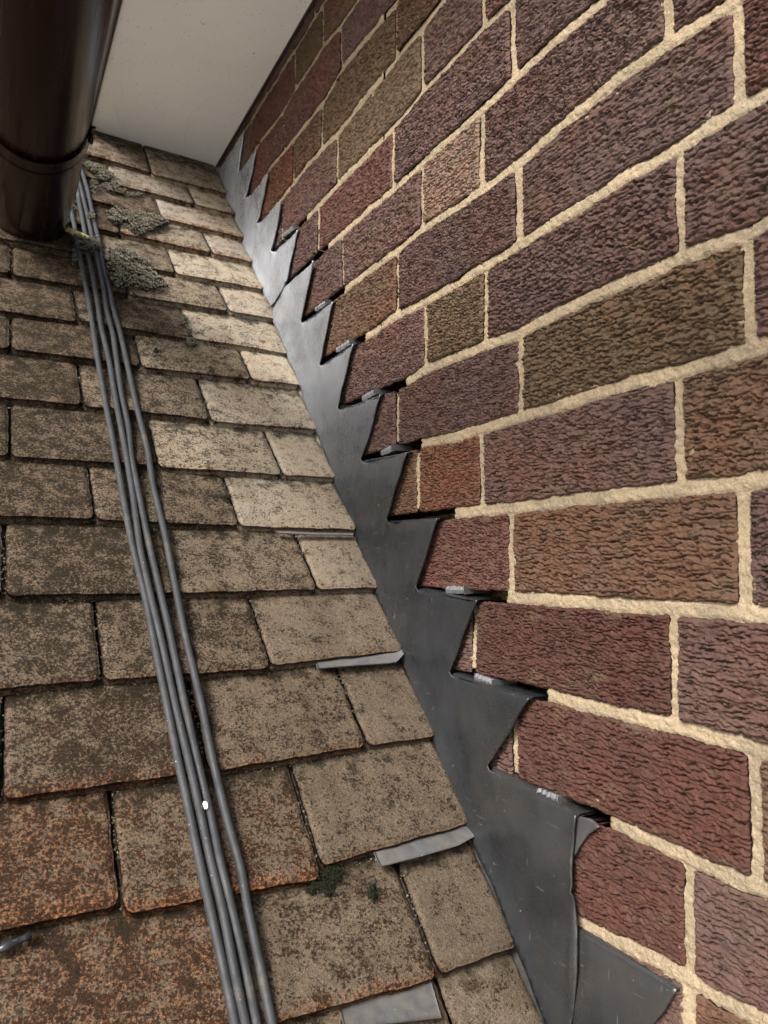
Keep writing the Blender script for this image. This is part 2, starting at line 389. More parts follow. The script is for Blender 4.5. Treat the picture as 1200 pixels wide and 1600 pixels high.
def brick_height(Y, Z, seed, ed):
    q_ = (seed*37 % 97)/97.; q2 = (seed*61 % 89)/89.; sx = .75+.6*q_
    wv = .0024*noise2(Y*62*sx+seed, Z*110, seed)+.0021*noise2(Y*190*sx, Z*240+seed, seed+3)+.0011*noise2(Y*420, Z*520, seed+5)
    lam = .0031+.0013*q2
    ph = (Z+wv)/lam
    t = ph-np.floor(ph)
    amp = (.0009+.0027*np.clip(.45+1.1*noise2(Y*75+3, Z*150, seed+7), 0, 1.3))*(.6+.5*q_)
    mk = np.clip(.5+1.7*noise2(Y*95*sx+9, Z*210, seed+51), 0, 1.15)
    ridge = amp*.75*(1-t)-(.0008+.0040*(.6+.5*q_))*mk*np.clip((t-.66)/.15, 0, 1)
    # short broken cracks at a second scale
    ph2 = (Z+wv*1.7+.0015*noise2(Y*95, Z*90, seed+11))/.0061
    t2 = ph2-np.floor(ph2)
    ridge = ridge+.0014*np.clip(.1+1.5*noise2(Y*60, Z*150, seed+13), 0, 1)*(.5*(1-t2)-1.3*np.clip((t2-.8)/.1, 0, 1))
    big = .0006+.0007*fbm(Y*22, Z*40, seed+20, 3)+.0005*noise2(Y*420, Z*420, seed+31)-.0012*np.clip(noise2(Y*150, Z*330, seed+33)-.35, 0, 1)*2
    m = np.clip(ed/.003, 0, 1)
    return ridge*(.35+.65*m)+big-.0020*np.clip(1-ed/.0025, 0, 1)**2-.0035*np.clip(noise2(Y*55+seed, Z*60, seed+41)-.62, 0, 1)*4*np.clip(1-ed/.02, 0, 1)

wall_root = empty('brick_wall', (D, 0, 0), 'dark purple-brown rustic brick wall with sandy mortar joints', 'brick wall')
bricks = MB()
for c, perps in CP.items():
    for k in range(len(perps)-1):
        (yt0, yb0), (yt1, yb1) = perps[k], perps[k+1]
        gp = rnd.uniform(.0032, .0048)
        yc = (yt0+yt1)/2; zc = Z0-.075*(c+.5)
        hid = zc+.05 < roof_z(D, yt0) and zc+.05 < roof_z(D, yt1) - .03   # wholly under the roof
        pts = [np.array([D, y, z]) for y in (yt0+.02, yc, yt1-.02) for z in (zc-.03, zc, zc+.03)]
        vis = any(inview(p) for p in pts) and not hid
        dist = min(np.linalg.norm(p) for p in pts)
        if vis: rz = .00052 if dist < .85 else .0009; ry = .0012 if dist < .85 else .0018
        else: rz, ry = .006, .01
        L = yt1-yt0
        nu = max(3, int(L/ry)); nv = max(3, int(.064/rz))
        # denser rows near the edges are not needed: edge falloff is wider than a cell
        U, V = np.meshgrid(np.linspace(0, 1, nu), np.linspace(0, 1, nv), indexing='ij')
        Yt = yt0+gp+(yt1-yt0-2*gp)*U; Yb = yb0+gp+(yb1-yb0-2*gp)*U
        ztop = bedz(c, Yt)-.0047; zbot = bedz(c+1, Yb)+.0047
        sd_ = rnd.randrange(1, 9999)
        Y = Yb+(Yt-Yb)*V; Z = zbot+(ztop-zbot)*V
        # ragged arrises
        eu = np.minimum(U, 1-U)*L; ev = np.minimum(V, 1-V)*.065
        pull = np.clip(1-np.minimum(eu, ev)/.012, 0, 1)
        Z = Z+pull*(V-.5)*2*(.0012*noise2(Y*70, Y*0+c*3.3+np.sign(V-.5)*5, sd_)+.0006*noise2(Y*260, Z*0+c+np.sign(V-.5)*9, sd_+1))
        Y = Y+pull*(U-.5)*2*(.0011*noise2(Z*80, Z*0+k*2.7+np.sign(U-.5)*5, sd_+2)+.0005*noise2(Z*300, Z*0+np.sign(U-.5)*9, sd_+4))
        rc = .0032; cx = np.clip(rc-eu, 0, rc); cz = np.clip(rc-ev, 0, rc); dd = np.hypot(cx, cz)
        over = np.clip(dd-rc*.92, 0, 1)
        sc_ = np.where(dd > 1e-9, over/np.maximum(dd, 1e-9), 0)
        Y = Y-np.sign(U-.5)*cx*sc_; Z = Z-np.sign(V-.5)*cz*sc_
        ed = np.minimum(eu, ev)
        set_ = rnd.uniform(-.0008, .0008)
        H = brick_height(Y, Z, sd_ % 97, ed) if vis else np.zeros_like(Y)-.002*(ed < .001)
        X = D-H-set_
        W = np.stack([X, Y, Z], -1).reshape(-1, 3)
        ring = ring_idx(nu, nv); B = W[ring].copy(); B[:, 0] = D+.045
        q = grid_quads(nu, nv, flip=False)
        n0 = len(W); m_ = len(ring)
        rq = [[ring[i], ring[(i+1) % m_], n0+(i+1) % m_, n0+i] for i in range(m_)]
        pc = proj(np.array([D, yc, zc])) if yc > 0.1 else (9999, 9999)
        best = min(TINT, key=lambda t: (t[0][0]-pc[0])**2+(t[0][1]-pc[1])**2)
        # the brick whose centre lies nearest to a noted tint
        col = best[1] if math.hypot(best[0][0]-pc[0], best[0][1]-pc[1]) < (45 if pc[1] < 800 else 85) else rnd.choice([PUR, PUR, PUR, BRN, RED])
        j_ = rnd.uniform(.88, 1.12); col = tuple(x*j_ for x in col)
        bricks.add(np.vstack([W, B]), np.vstack([q[:, ::-1], np.array(rq)[:, ::-1]]) if False else np.vstack([q, np.array(rq)]), bcol=np.array(col))
bricks.build('brickwork', M['brick'], wall_root)

# mortar: one weathered sheet behind the brick faces, raked out where the lead is tucked in
def mortar_patch(mb, y0, y1, z0, z1, res, detail=True):
    ys = np.arange(y0, y1+res*.5, res); zs = np.arange(z0, z1+res*.5, res)
    Y, Z = np.meshgrid(ys, zs, indexing='ij')
    jn = np.round((Z0-Z)/.075)
    X = D+.0018+0*Y
    if detail:
        X = X+.0002+.0013*noise2(Y*34, Z*34, 3)+.0007*noise2(Y*170, Z*230, 5)+.0006*noise2(Y*430, Z*430, 8)
        bz = np.zeros_like(Z)
        keep = np.zeros(Y.shape, bool)
        for j in range(-14, 8):
            m = jn == j
            if not m.any(): continue
            b = bedz(j, Y[m]); dz = Z[m]-b
            x = X[m]
            x = x-.0009*(np.abs(dz) < .004)
            ysl = SLOT.get(j)
            if ysl is not None:
                edge = ysl+.0022*noise2(Z[m]*300, Y[m]*0+j, 9)
                x = np.where((Y[m] > edge) & (Y[m] < ysl+.17) & (np.abs(dz) < .008), D+.042+.002*noise2(Y[m]*90, Z[m]*90, 4), x)
            X[m] = x
            keep[m] |= np.abs(dz) < .011
        for c, pr in CP.items():
            zt, zb = Z0-.075*c, Z0-.075*(c+1)
            m = (Z < zt+.01) & (Z > zb-.01)
            for a, b in pr:
                f = np.clip((zt-Z)/.075, 0, 1); yy = a+(b-a)*f
                mm = m & (np.abs(Y-yy) < .011)
                keep |= mm
    else: keep = np.ones(Y.shape, bool)
    nu, nv = Y.shape
    q = grid_quads(nu, nv)
    kk = keep.ravel(); q = q[kk[q].any(1)]
    used = np.zeros(nu*nv, bool); used[q.ravel()] = True
    idx = np.cumsum(used)-1
    mb.add(np.stack([X, Y, Z], -1).reshape(-1, 3)[used], idx[q])
mort = MB()
mortar_patch(mort, .26, .80, -.36, .50, .0013)
mortar_patch(mort, .8013, 1.75, -.10, .86, .0019)
bk = MB(); bk.add([[D+.03, WALL_Y0, -1.3], [D+.03, WALL_Y1, -1.3], [D+.03, WALL_Y1, 1.3], [D+.03, WALL_Y0, 1.3]], [[0, 1, 2, 3]])
mo = mort.build('mortar', M['mortar'], wall_root)
# coarse mortar round the detailed area and the core of the wall
cm = MB()
for (a, b, c_, d_) in ((WALL_Y0, .26, -1.3, 1.2), (.26, 2.1, -1.3, -.3602), (.26, 2.1, .8602, 1.2), (1.7502, 2.1, -.3602, .8602), (.26, .8, .5002, .8602), (.8013, 1.75, -.3602, -.1001)):
    x = D+.003; cm.add([[x, a, c_], [x, b, c_], [x, b, d_], [x, a, d_]], [[0, 1, 2, 3]])
cm.build('mortar', M['mortar'], wall_root)
cv = MB(); x0, x1 = D+.0446, D+.10
vs = [[x, y, z] for x in (x0, x1) for y in (WALL_Y0, WALL_Y1) for z in (-1.3, 1.2)]
cv.add(vs, [[0, 1, 3, 2], [4, 6, 7, 5], [0, 4, 5, 1], [2, 3, 7, 6], [1, 5, 7, 3], [0, 2, 6, 4]])
cv.build('wall_core', M['mortar'], wall_root, smooth=False)

# ------------------------------------------------------------------ tiled roof
RES = {1:[(-.16,.0028),(-.114,-.0019),(-.038,-.0037),(.037,-.0027)],2:[(-.326,.0046),(-.262,.0039),(-.198,-.0048),(-.165,-.0072),(-.113,-.004),(.036,.0097)],
3:[(-.328,-.0005),(-.139,-.0015),(-.042,.0013),(.036,.0003)],4:[(-.33,-.0012),(-.268,.0028),(-.209,-.001),(-.12,.0003),(.033,.0089)],
5:[(-.327,-.0004),(-.101,-.0002),(.039,.0014)],6:[(-.334,.0041),(-.251,.0022),(-.107,.0008),(.036,-.0018)],7:[(-.335,-.0029),(-.179,-.0011),(-.065,-.0048),(.04,-.0015)],
8:[(-.337,.0006),(-.262,.0025),(-.046,-.0013),(.039,.0045)],9:[(-.324,.0032),(-.186,.0054),(-.175,.0037),(-.035,.007),(.04,.0105)],
10:[(-.341,-.0105),(-.261,-.0019),(-.113,-.0056),(-.009,-.0024),(.041,-.0047)],11:[(-.343,-.0069),(-.244,-.0063),(-.182,-.0066),(-.031,-.0005),(.042,.0004)],
12:[(-.108,-.0066),(.028,-.0009)],13:[(-.208,-.0039),(-.18,-.0007),(-.036,-.0022),(.043,-.0019)],14:[(-.219,.0034),(.008,-.0049),(.04,-.0068)],
15:[(-.043,-.0026),(.038,-.0059)],16:[(-.218,.0092),(-.131,-.0063),(.014,-.0075)]}
roof_root = empty('tiled_roof', (0, 0, 0), 'sloping roof of mossy orange-brown concrete tiles below the brick wall', 'roof')
tiles = MB(); T_TH = .0108
PSH = {0: -.036, 1: -.036, 2: -.107}
for k in range(-7, 23):
    TOP = k == 16
    base = PSH.get(k, -.107 if k % 2 == 0 else -.036)
    if k == 0: base = -.034
    edges = [.0385]
    x = base+rnd.uniform(-.002, .002)
    while x > -1.3: edges.append(x); x -= .1465+rnd.uniform(-.0015, .0015)
    if edges[0]-edges[1] > .15: edges.insert(1, .0395-.0735)
    rs = RES.get(k)
    for i in range(len(edges)-1):
        xb, xa = edges[i], edges[i+1]
        gp = rnd.uniform(.0009, .0022)
        xa += gp; xb -= (gp if i else 0)
        xm = (xa+xb)/2
        off = float(np.interp(xm, [r[0] for r in rs], [r[1] for r in rs])) if rs else rnd.uniform(-.003, .003)
        tilt = rnd.uniform(-.012, .012)
        if rs:
            sl_ = (np.interp(xb, [r[0] for r in rs], [r[1] for r in rs])-np.interp(xa, [r[0] for r in rs], [r[1] for r in rs]))/(xb-xa); tilt = float(np.clip(sl_, -.05, .05))
        S_n = S0+GAU*k+off; length = GAU*(2.5 if TOP else 1.16)
        if k >= 17 and xb > -.235: continue
        P = roofpt(xm, S_n+DY*xm+.04)
        vis = inview(P, 220) or inview(roofpt(xa, S_n+DY*xa), 60) or inview(roofpt(xb, S_n+DY*xb), 60)
        if P[2] > .95 or P[1] < -.1: vis = False
        dist = np.linalg.norm(P)
        res = (.0015 if dist < .9 else .0022) if vis else .015
        nu = max(4, int((xb-xa)/res)); nv = max(4, int(length/res))
        u = np.linspace(0, 1, nu); v = np.linspace(0, 1, nv)
        U, V = np.meshgrid(u, v, indexing='ij')
        sdv = rnd.randrange(1, 900)
        A = xa+(xb-xa)*U; Vv = length*V
        # uneven outline
        eL = .0010*noise2(Vv*55, Vv*0+i, sdv)+.0005*noise2(Vv*210, Vv*0+i, sdv+1)
        eR = .0010*noise2(Vv*55, Vv*0+i+7, sdv+2)+.0005*noise2(Vv*210, Vv*0, sdv+3)
        A = A+eL*(1-U)+eR*U
        eN = .0011*noise2(A*38, A*0+k, sdv+4)+.0005*noise2(A*170, A*0+k, sdv+5)
        # rounded lower corners
        ed = np.minimum(U, 1-U)*(xb-xa); cr_ = .007
        crn = np.where(ed < cr_, cr_-np.sqrt(np.maximum(cr_**2-(cr_-ed)**2, 0)), 0)
        Sv = S_n+DY*A+tilt*(A-xm)+Vv+(eN+crn*.8)*(1-V)
        h = T_TH*(1-Vv/(length if TOP else GAU))+.0006
        h = h+.0012*noise2(A*9, Vv*9, sdv+6)+.0005*fbm(A*90, Vv*90, sdv+7, 3)*(1 if vis else 0)
        h = h+(rnd.uniform(-.012, .012)*(A-xm))+.0012*np.cos((U-.5)*2.2)
        en = np.minimum(Vv, ed); h = h-.0026*np.clip(1-en/.0045, 0, 1)**2
        X = RX0+A
        pl = np.stack([X, Sv/LL, RA+RB*A+RC*Sv/LL], -1)+RN*h[..., None]
        W = pl.reshape(-1, 3)
        ring = ring_idx(nu, nv); hh = h.ravel()[ring]
        # two rings down the nose so that its face is rough
        r1 = W[ring]-RN*np.full(len(ring), T_TH*.5)[:, None]
        aa = A.ravel()[ring]
        r1 += es*((-.0008+.0010*noise2(aa*150, aa*0+3, sdv+9))*(V.ravel()[ring] < .01))[:, None]
        r2 = W[ring]-RN*np.full(len(ring), T_TH*1.05)[:, None]
        n0 = len(W); m_ = len(ring); ii = np.arange(m_); i2 = (ii+1) % m_
        q = grid_quads(nu, nv)
        rq = np.vstack([np.stack([ring[i2], ring[ii], n0+ii, n0+i2], 1), np.stack([n0+i2, n0+ii, n0+m_+ii, n0+m_+i2], 1)])
        VV = np.vstack([W, r1, r2])
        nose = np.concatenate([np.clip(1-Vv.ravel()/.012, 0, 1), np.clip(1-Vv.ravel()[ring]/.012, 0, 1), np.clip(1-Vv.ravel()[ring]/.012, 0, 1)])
        xw = xm  # distance from the wall sets lichen cover and painted-in gutter shade
        age = float(np.clip((.035-xw)/.27, 0, 1))+rnd.uniform(-.07, .10)  # lichen cover plus painted-in gutter shade
        pcx, pcy = proj(P) if P@CF > .1 else (0, 2000)
        orange = float(np.clip((pcy-900)/500, 0, 1)*np.clip((620-pcx)/330, 0, 1))+rnd.uniform(-.06, .1)
        if k <= 0: orange = max(orange, .3)
        if k >= 13: orange += .25
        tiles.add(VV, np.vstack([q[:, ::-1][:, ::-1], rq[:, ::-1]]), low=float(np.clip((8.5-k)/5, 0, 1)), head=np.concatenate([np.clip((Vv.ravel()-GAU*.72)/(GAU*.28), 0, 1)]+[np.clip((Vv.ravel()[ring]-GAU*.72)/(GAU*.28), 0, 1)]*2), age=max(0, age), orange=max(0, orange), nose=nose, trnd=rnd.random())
tiles.build('tile_courses', M['tile'], roof_root)
ul = MB()
cs = [roofpt(xo, S, -.012) for xo, S in ((-1.3, -.3), (.046, -.3), (.046, 3.0), (-1.3, 3.0))]; cs2 = [c_-RN*.03 for c_ in cs]
ul.add(np.array(cs+cs2), [[0, 1, 2, 3], [7, 6, 5, 4], [0, 4, 5, 1], [1, 5, 6, 2], [2, 6, 7, 3], [3, 7, 4, 0]])
ul.build('underlay', M['batten'], roof_root, smooth=False)

# bedding between tiles and wall
def bedding(name, Sa, Sb, mat, hgt, seed, parent):
    mb = MB(); n = int((Sb-Sa)/.0025); m = 9
    s_ = np.linspace(Sa, Sb, n)[:, None]; t = np.linspace(0, 1, m)[None, :]
    xo = .0355+(D-RX0+.004-.0355)*t
    h = -.004+hgt*t**1.4+.0012*noise2(s_*70, t*3+0*s_, seed)+.0008*noise2(s_*240, t*9+0*s_, seed+1)
    S = s_+DY*xo
    V = np.stack([RX0+xo+0*s_, S/LL, RA+RB*xo+RC*S/LL], -1)+RN*h[..., None]
    mb.add(V.reshape(-1, 3), grid_quads(n, m))
    return mb.build(name, mat, parent)
bed_o = bedding('mortar_fillet', S0+GAU*4.1, S0+GAU*17.6, M['fillet'], .020, 31, None)
tag(bed_o, 'thin crumbly pale mortar fillet along the upper tile edges beside the lead', 'mortar fillet')
sk0 = bedding('soaker_strip', S0-GAU*2, S0+GAU*4.08, M['darkfillet'], .018, 47, None)
tag(sk0, 'dark grey strip in the gap between lower tiles and black lead', 'soaker strip')

# ------------------------------------------------------------------ lead flashing
def polyline(pts, step=.003):
    out = []
    for a, b in zip(pts, pts[1:]+pts[:1]):
        a = np.array(a); b = np.array(b); n = max(1, int(np.linalg.norm(b-a)/step))
        for i in range(n): out.append(a+(b-a)*i/n)
    return out
def inside(poly, P):
    x, y = P[:, 0], P[:, 1]; r = np.zeros(len(P), bool); n = len(poly)
    for i in range(n):
        x1, y1 = poly[i]; x2, y2 = poly[(i+1) % n]
        c = ((y1 > y) != (y2 > y)) & (x < (x2-x1)*(y-y1)/((y2-y1) or 1e-12)+x1); r ^= c
    return r
def seg_dist(P, a, b):
    a = np.array(a); b = np.array(b); ab = b-a; t = np.clip(((P-a)@ab)/(ab@ab), 0, 1); return np.linalg.norm(P-(a+t[:, None]*ab), axis=1)
def lead_sheet(name, mat, px, off, tucks=(), lower=(), free=(), lift=0., seed=1, step=.0035, thick=.0018, extra_notch=(), painted_sheen=None):
    """px: outline in the wall plane; tucks: edges turned into the wall joint; lower: the edge lying toward the roof"""
    XW = D-off
    poly = [tuple(wallhit(p, XW)[1:]) for p in px]
    bpts = polyline(poly, step)
    ys = [p[0] for p in bpts]; zs = [p[1] for p in bpts]
    gy, gz = np.meshgrid(np.arange(min(ys), max(ys), step), np.arange(min(zs), max(zs), step), indexing='ij')
    gy = gy+(np.arange(gy.shape[1]) % 2)[None, :]*step*.5
    G = np.stack([gy.ravel(), gz.ravel()], 1); G = G[inside(poly, G)]
    B = np.array(bpts)
    dmin = np.full(len(G), 9.)
    for a, b in zip(poly, poly[1:]+poly[:1]): dmin = np.minimum(dmin, seg_dist(G, a, b))
    G = G[dmin > step*.45]
    allp = np.vstack([B, G]); nb = len(B)
    edges = [(i, (i+1) % nb) for i in range(nb)]
    r = delaunay_2d_cdt([Vector(p) for p in allp], edges, [], 1, 1e-7)
    P = np.array([tuple(v) for v in r[0]]); tri = np.array([f for f in r[2] if len(f) == 3])
    wy = lambda s: tuple(wallhit(s, XW)[1:])
    H = .0024*fbm(P[:, 0]*12, P[:, 1]*12, seed, 3)+.0012*noise2(P[:, 0]*34, P[:, 1]*34, seed+5)+.0006*np.abs(noise2(P[:, 0]*70, P[:, 1]*25, seed+6))
    H = H+.0016
    # lower edge springs out toward the tiles
    if lower:
        dl = np.full(len(P), 9.)
        for a, b in zip(lower, lower[1:]): dl = np.minimum(dl, seg_dist(P, wy(a), wy(b)))
        H = H+.0042*np.clip(1-dl/.022, 0, 1)**1.7
        H = H+.0016*noise2(P[:, 0]*28, P[:, 1]*28, seed+8)*np.clip(1-dl/.03, 0, 1)
    # each step is dished, its free edge stands off a little
    for a, b in free:
        d_ = seg_dist(P, wy(a), wy(b)); H = H+(lift+.0012)*np.clip(1-d_/.006, 0, 1)**2
    for a, b in tucks:
        d_ = seg_dist(P, wy(a), wy(b)); H = H-.0012*np.clip(1-d_/.010, 0, 1)
    for a in extra_notch:
        n_ = np.array(wy(a)); d_ = np.linalg.norm(P-n_, axis=1); H = H+.0022*np.exp(-(d_/.007)**2)
        dv = P-n_; t = dv@np.array([.42, -.91]); s_ = dv@np.array([.91, .42])       # a shallow crease runs down from each notch
        H = H+.0013*np.exp(-(s_/.006)**2)*np.clip(1+t/.05, 0, 1)*(t < 0)*0+.0012*np.exp(-(s_/.008)**2)*np.clip(1-t/.05, 0, 1)*(t > 0)
    mb = MB()
    area = (P[tri[:, 1], 0]-P[tri[:, 0], 0])*(P[tri[:, 2], 1]-P[tri[:, 0], 1])-(P[tri[:, 2], 0]-P[tri[:, 0], 0])*(P[tri[:, 1], 1]-P[tri[:, 0], 1])
    tri = np.where((area > 0)[:, None], tri[:, ::-1], tri)       # face toward -X
    front = np.stack([XW-H, P[:, 0], P[:, 1]], 1)
    mb.add(front, tris=tri)
    # thickness rim and back
    from collections import Counter
    cnt = Counter()
    for t in tri:
        for i in range(3): cnt[(t[i], t[(i+1) % 3])] += 1
    be = [e for e in cnt if (e[1], e[0]) not in cnt]
    bl = painted_sheen(P) if painted_sheen else np.zeros(len(P)); mb.at.pop('painted_sheen', None)
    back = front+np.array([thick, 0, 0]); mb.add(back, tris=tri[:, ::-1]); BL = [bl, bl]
    n = len(front); f4 = np.array([[e[1], e[0], e[0]+n, e[1]+n] for e in be])
    mb.f4.append(f4)
    # turned-in flanges
    for a, b in tucks:
        a_, b_ = np.array(wy(a)), np.array(wy(b)); m = max(4, int(np.linalg.norm(b_-a_)/.003))
        t = np.linspace(0, 1, m)[:, None]; L = a_+(b_-a_)*t
        prof = [(-.0012, -.0012), (.0002, .0004), (.004, .0009), (.022, .0012)]
        V = np.stack([np.stack([np.full(m, XW+dx), L[:, 0], L[:, 1]+dz+.0005*noise2(L[:, 0]*120, L[:, 0]*0+1, seed)], 1) for dx, dz in prof], 1)
        mb.add(V.reshape(-1, 3), grid_quads(m, 4))
        V2 = V-np.array([0, 0, thick]); mb.add(V2[:, 1:].reshape(-1, 3), grid_quads(m, 3, True))
        bm_ = float(np.mean(painted_sheen(np.array([a_, b_])))) if painted_sheen else 0.; BL += [np.full(m*4, bm_), np.full(m*3, bm_)]
    mb.at['painted_sheen'] = BL
    return mb.build(name, mat)

main_px = [(428,484),(447,448),(493,408),(473,502),(475,505),(522,472),(503,569),(504,572),(554,538),(533,638),(535,641),(597,617),(568,718),(570,722),
 (640,707),(608,812),(611,817),(688,810),(655,917),(657,922),(748,938),(707,1050),(710,1056),(831,1091),(769,1195),(771,1203),(904,1274),(897,1333),(900,1392),(904,1455),(904,1517),(894,1620),
 (872,1650),(862,1600),(825,1500),(771,1371),(742,1304),(729,1279),(700,1204),(660,1097),(627,1020),(597,933),(563,847),(550,820),(530,757),(510,700),(497,670),(473,603),(453,557),(430,493)]
low = [(872,1650),(862,1600),(825,1500),(771,1371),(742,1304),(729,1279),(700,1204),(660,1097),(627,1020),(597,933),(563,847),(550,820),(530,757),(510,700),(497,670),(473,603),(453,557),(430,493)]
notches = [(474,504),(503,571),(534,640),(569,720),(609,815),(656,920),(708,1053),(770,1200)]
tips = [(522,472),(554,538),(597,617),(640,707),(688,810),(748,938),(831,1091),(904,1274)]
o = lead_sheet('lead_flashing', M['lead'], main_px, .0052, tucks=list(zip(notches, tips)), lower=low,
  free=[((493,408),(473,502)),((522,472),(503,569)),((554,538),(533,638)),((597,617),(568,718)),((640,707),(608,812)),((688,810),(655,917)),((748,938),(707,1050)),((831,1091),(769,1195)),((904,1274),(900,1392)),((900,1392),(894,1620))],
  lift=.0012, seed=11, extra_notch=notches, painted_sheen=lambda P: .68*np.clip((P[:, 1]-.08)/.36, 0, 1))  # reflected light painted in, paler with height
tag(o, 'long middle sheet of dark lead step flashing with eight sawtooth steps', 'lead flashing', None)
up_px = [(428,482),(413,450),(397,413),(382,380),(367,350),(353,310),(346,287),(343,267),(360,240),(383,203),(380,213),(373,272),(402,235),(388,310),(422,273),(405,350),(443,313),(427,392),(429,394),(467,360),(464,372),(450,443),(446,450)]
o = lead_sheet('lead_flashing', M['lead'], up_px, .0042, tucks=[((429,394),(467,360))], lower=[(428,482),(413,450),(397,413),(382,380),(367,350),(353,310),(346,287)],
  free=[((467,360),(450,443)),((402,235),(388,310)),((422,273),(405,350)),((443,313),(427,392)),((450,443),(428,482))], lift=.0014, seed=23, step=.004, painted_sheen=lambda P: np.full(len(P), .62), extra_notch=[(428,393),(405,350),(388,310)])
tag(o, 'highest sheet of pale lead step flashing running up to the white soffit', 'lead flashing', None)
lo_px = [(880,1440),(906,1456),(950,1480),(992,1503),(1030,1527),(1060,1546),(1042,1579),(1021,1602),(985,1660),(905,1700),(880,1640)]
o = lead_sheet('lead_flashing', M['lead'], lo_px, .0024, tucks=[((880,1440),(1060,1546))], lower=(), free=[((1060,1546),(985,1660))], seed=37)
tag(o, 'lowest piece of grey lead flashing under the brick at bottom right', 'lead flashing', None)
# scrap of lead turned up behind the last tooth
fl_px = [(896,1290),(903,1274),(925,1279),(942,1291),(921,1304),(908,1325),(901,1336),(894,1320)]
o = lead_sheet('lead_tab', M['wedge'], fl_px, .0022, seed=41, step=.002, free=[((942,1291),(908,1325))])
tag(o, 'small pale lead tab showing behind the lowest tooth of the flashing', 'lead tab', None)

# folded lead wedges driven into the raked joints
wedge_px = [((497,487),(513,476),'first folded lead wedge below the overlap of the two sheets'),
 ((444,372),(463,358),'grey folded lead wedge in the highest raked joint under the soffit end'),
 ((530,551),(551,538),'silvery ribbed lead wedge level with the tan-edged hole at mid height'),
 ((571,627),(590,616),'bright ribbed lead wedge in the joint above the fourth tooth'),
 ((601,712),(618,704),'bright ribbed lead wedge beside the short vertical brick sliver'),
 ((703,927),(732,928),'wide ribbed lead wedge in the raked joint with a hole at its right'),
 ((748,1064),(776,1075),'dark lead wedge half hidden in the black joint above the long tooth'),
 ((846,1245),(880,1258),'lowest dark lead wedge in the black joint by the last tooth')]
for a, b, lab in wedge_px:
    A = wallhit(a, D-.001)[1:]; B = wallhit(b, D-.001)[1:]
    jn = round((Z0-(A[1]+B[1])/2)/.075)
    mb = MB(); n = 34; m = 5
    t = np.linspace(0, 1, n)[:, None]; s_ = np.linspace(0, 1, m)[None, :]
    y = A[0]+(B[0]-A[0])*t; zt = A[1]+(B[1]-A[1])*t
    L = abs(B[0]-A[0])
    rib = .0026*np.abs(np.sin(t*np.pi*max(3, L/.0058)))
    zz = zt+(s_-.0)*.0070+.0008*noise2(t*7+0*s_, s_*3+0*t, 5)
    xx = D-.0058+rib+.0012*np.abs(s_-.5)*2+0*zz
    mb.add(np.stack([xx+0*zz, y+.0012*(s_-.5)+0*zz, zz], -1).reshape(-1, 3), grid_quads(n, m))
    # body running back into the joint, top and bottom folds
    for sgn, s1 in ((1, 1.), (-1, 0.)):
        zz2 = zt+(s1-.0)*.0070
        V = np.stack([np.hstack([D-.0046+rib, D+.02+0*rib]), np.hstack([y, y]), np.hstack([zz2, zz2-sgn*.001])], -1)
        mb.add(V.reshape(-1, 3), grid_quads(n, 2))
    for yy, zq in ((A[0], A[1]), (B[0], B[1])):
        mb.add([[D-.006, yy, zq+.000], [D+.02, yy, zq+.001], [D+.02, yy, zq+.006], [D-.006, yy, zq+.007]], [[0, 1, 2, 3]])
    o = mb.build('lead_wedge', M['wedge'], smooth=False)
    tag(o, lab, 'lead wedge', 'lead wedges holding the flashing in the joints')

# soakers: thin lead strips showing below the tile noses
def roof_strip(name, mat, px, h0, h1, label, cat, group=None, seed=3):
    """px: top edge list then bottom edge list, same length"""
    top, bot = px; n = 40
    def res(l):
        l = np.array(l, float); d = np.r_[0, np.cumsum(np.linalg.norm(np.diff(l, axis=0), axis=1))]; t = np.linspace(0, d[-1], n)
        return np.stack([np.interp(t, d, l[:, 0]), np.interp(t, d, l[:, 1])], 1)
    T_, B_ = res(top), res(bot); m = 8; V = np.zeros((n, m, 3))
    for i in range(n):
        for j in range(m):
            f = j/(m-1); p = T_[i]*(1-f)+B_[i]*f
            V[i, j] = roofhit(p, h0*(1-f)+h1*f+.0006*float(noise2(np.array(i*.21), np.array(j*.4), seed)))
    mb = MB(); q = grid_quads(n, m); mb.add(V.reshape(-1, 3), q)
    V2 = V-RN*.0014; mb.add(V2.reshape(-1, 3), q[:, ::-1])
    ring = ring_idx(n, m); k = len(ring); nn = n*m
    mb.f4.append(np.array([[ring[i], ring[(i+1) % k], nn+ring[(i+1) % k], nn+ring[i]] for i in range(k)]))
    return tag(mb.build(name, mat), label, cat, group)
G_S = 'lead soakers showing between the tiles'
roof_strip('lead_soaker', M['oldlead'], ([(492,1030),(560,1021),(612,1008),(622,1004)], [(497,1044),(560,1039),(606,1036),(620,1034),(631,1022)]), .004, .0118, 'thin lead soaker strip with rounded right end under a middle tile', 'soaker', G_S, 3)
roof_strip('lead_soaker', M['oldlead'], ([(580,1320),(650,1303),(715,1286),(734,1276)], [(594,1354),(650,1340),(716,1321),(741,1307)]), .004, .0125, 'wide pale lead soaker strip lying below the moss-edged tile near bottom', 'soaker', G_S, 5)
roof_strip('lead_soaker', M['oldlead'], ([(432,829),(490,832),(552,833)], [(434,832.5),(490,835),(552,836)]), .009, .0112, 'hair-thin lead soaker edge under the tile row at mid height', 'soaker', G_S, 7)
roof_strip('lead_soaker', M['oldlead'], ([(532,1576),(600,1554),(672,1528)], [(540,1612),(600,1600),(690,1590)]), .002, .0122, 'whitish stained lead soaker at the very bottom of the photo', 'soaker', G_S, 11)

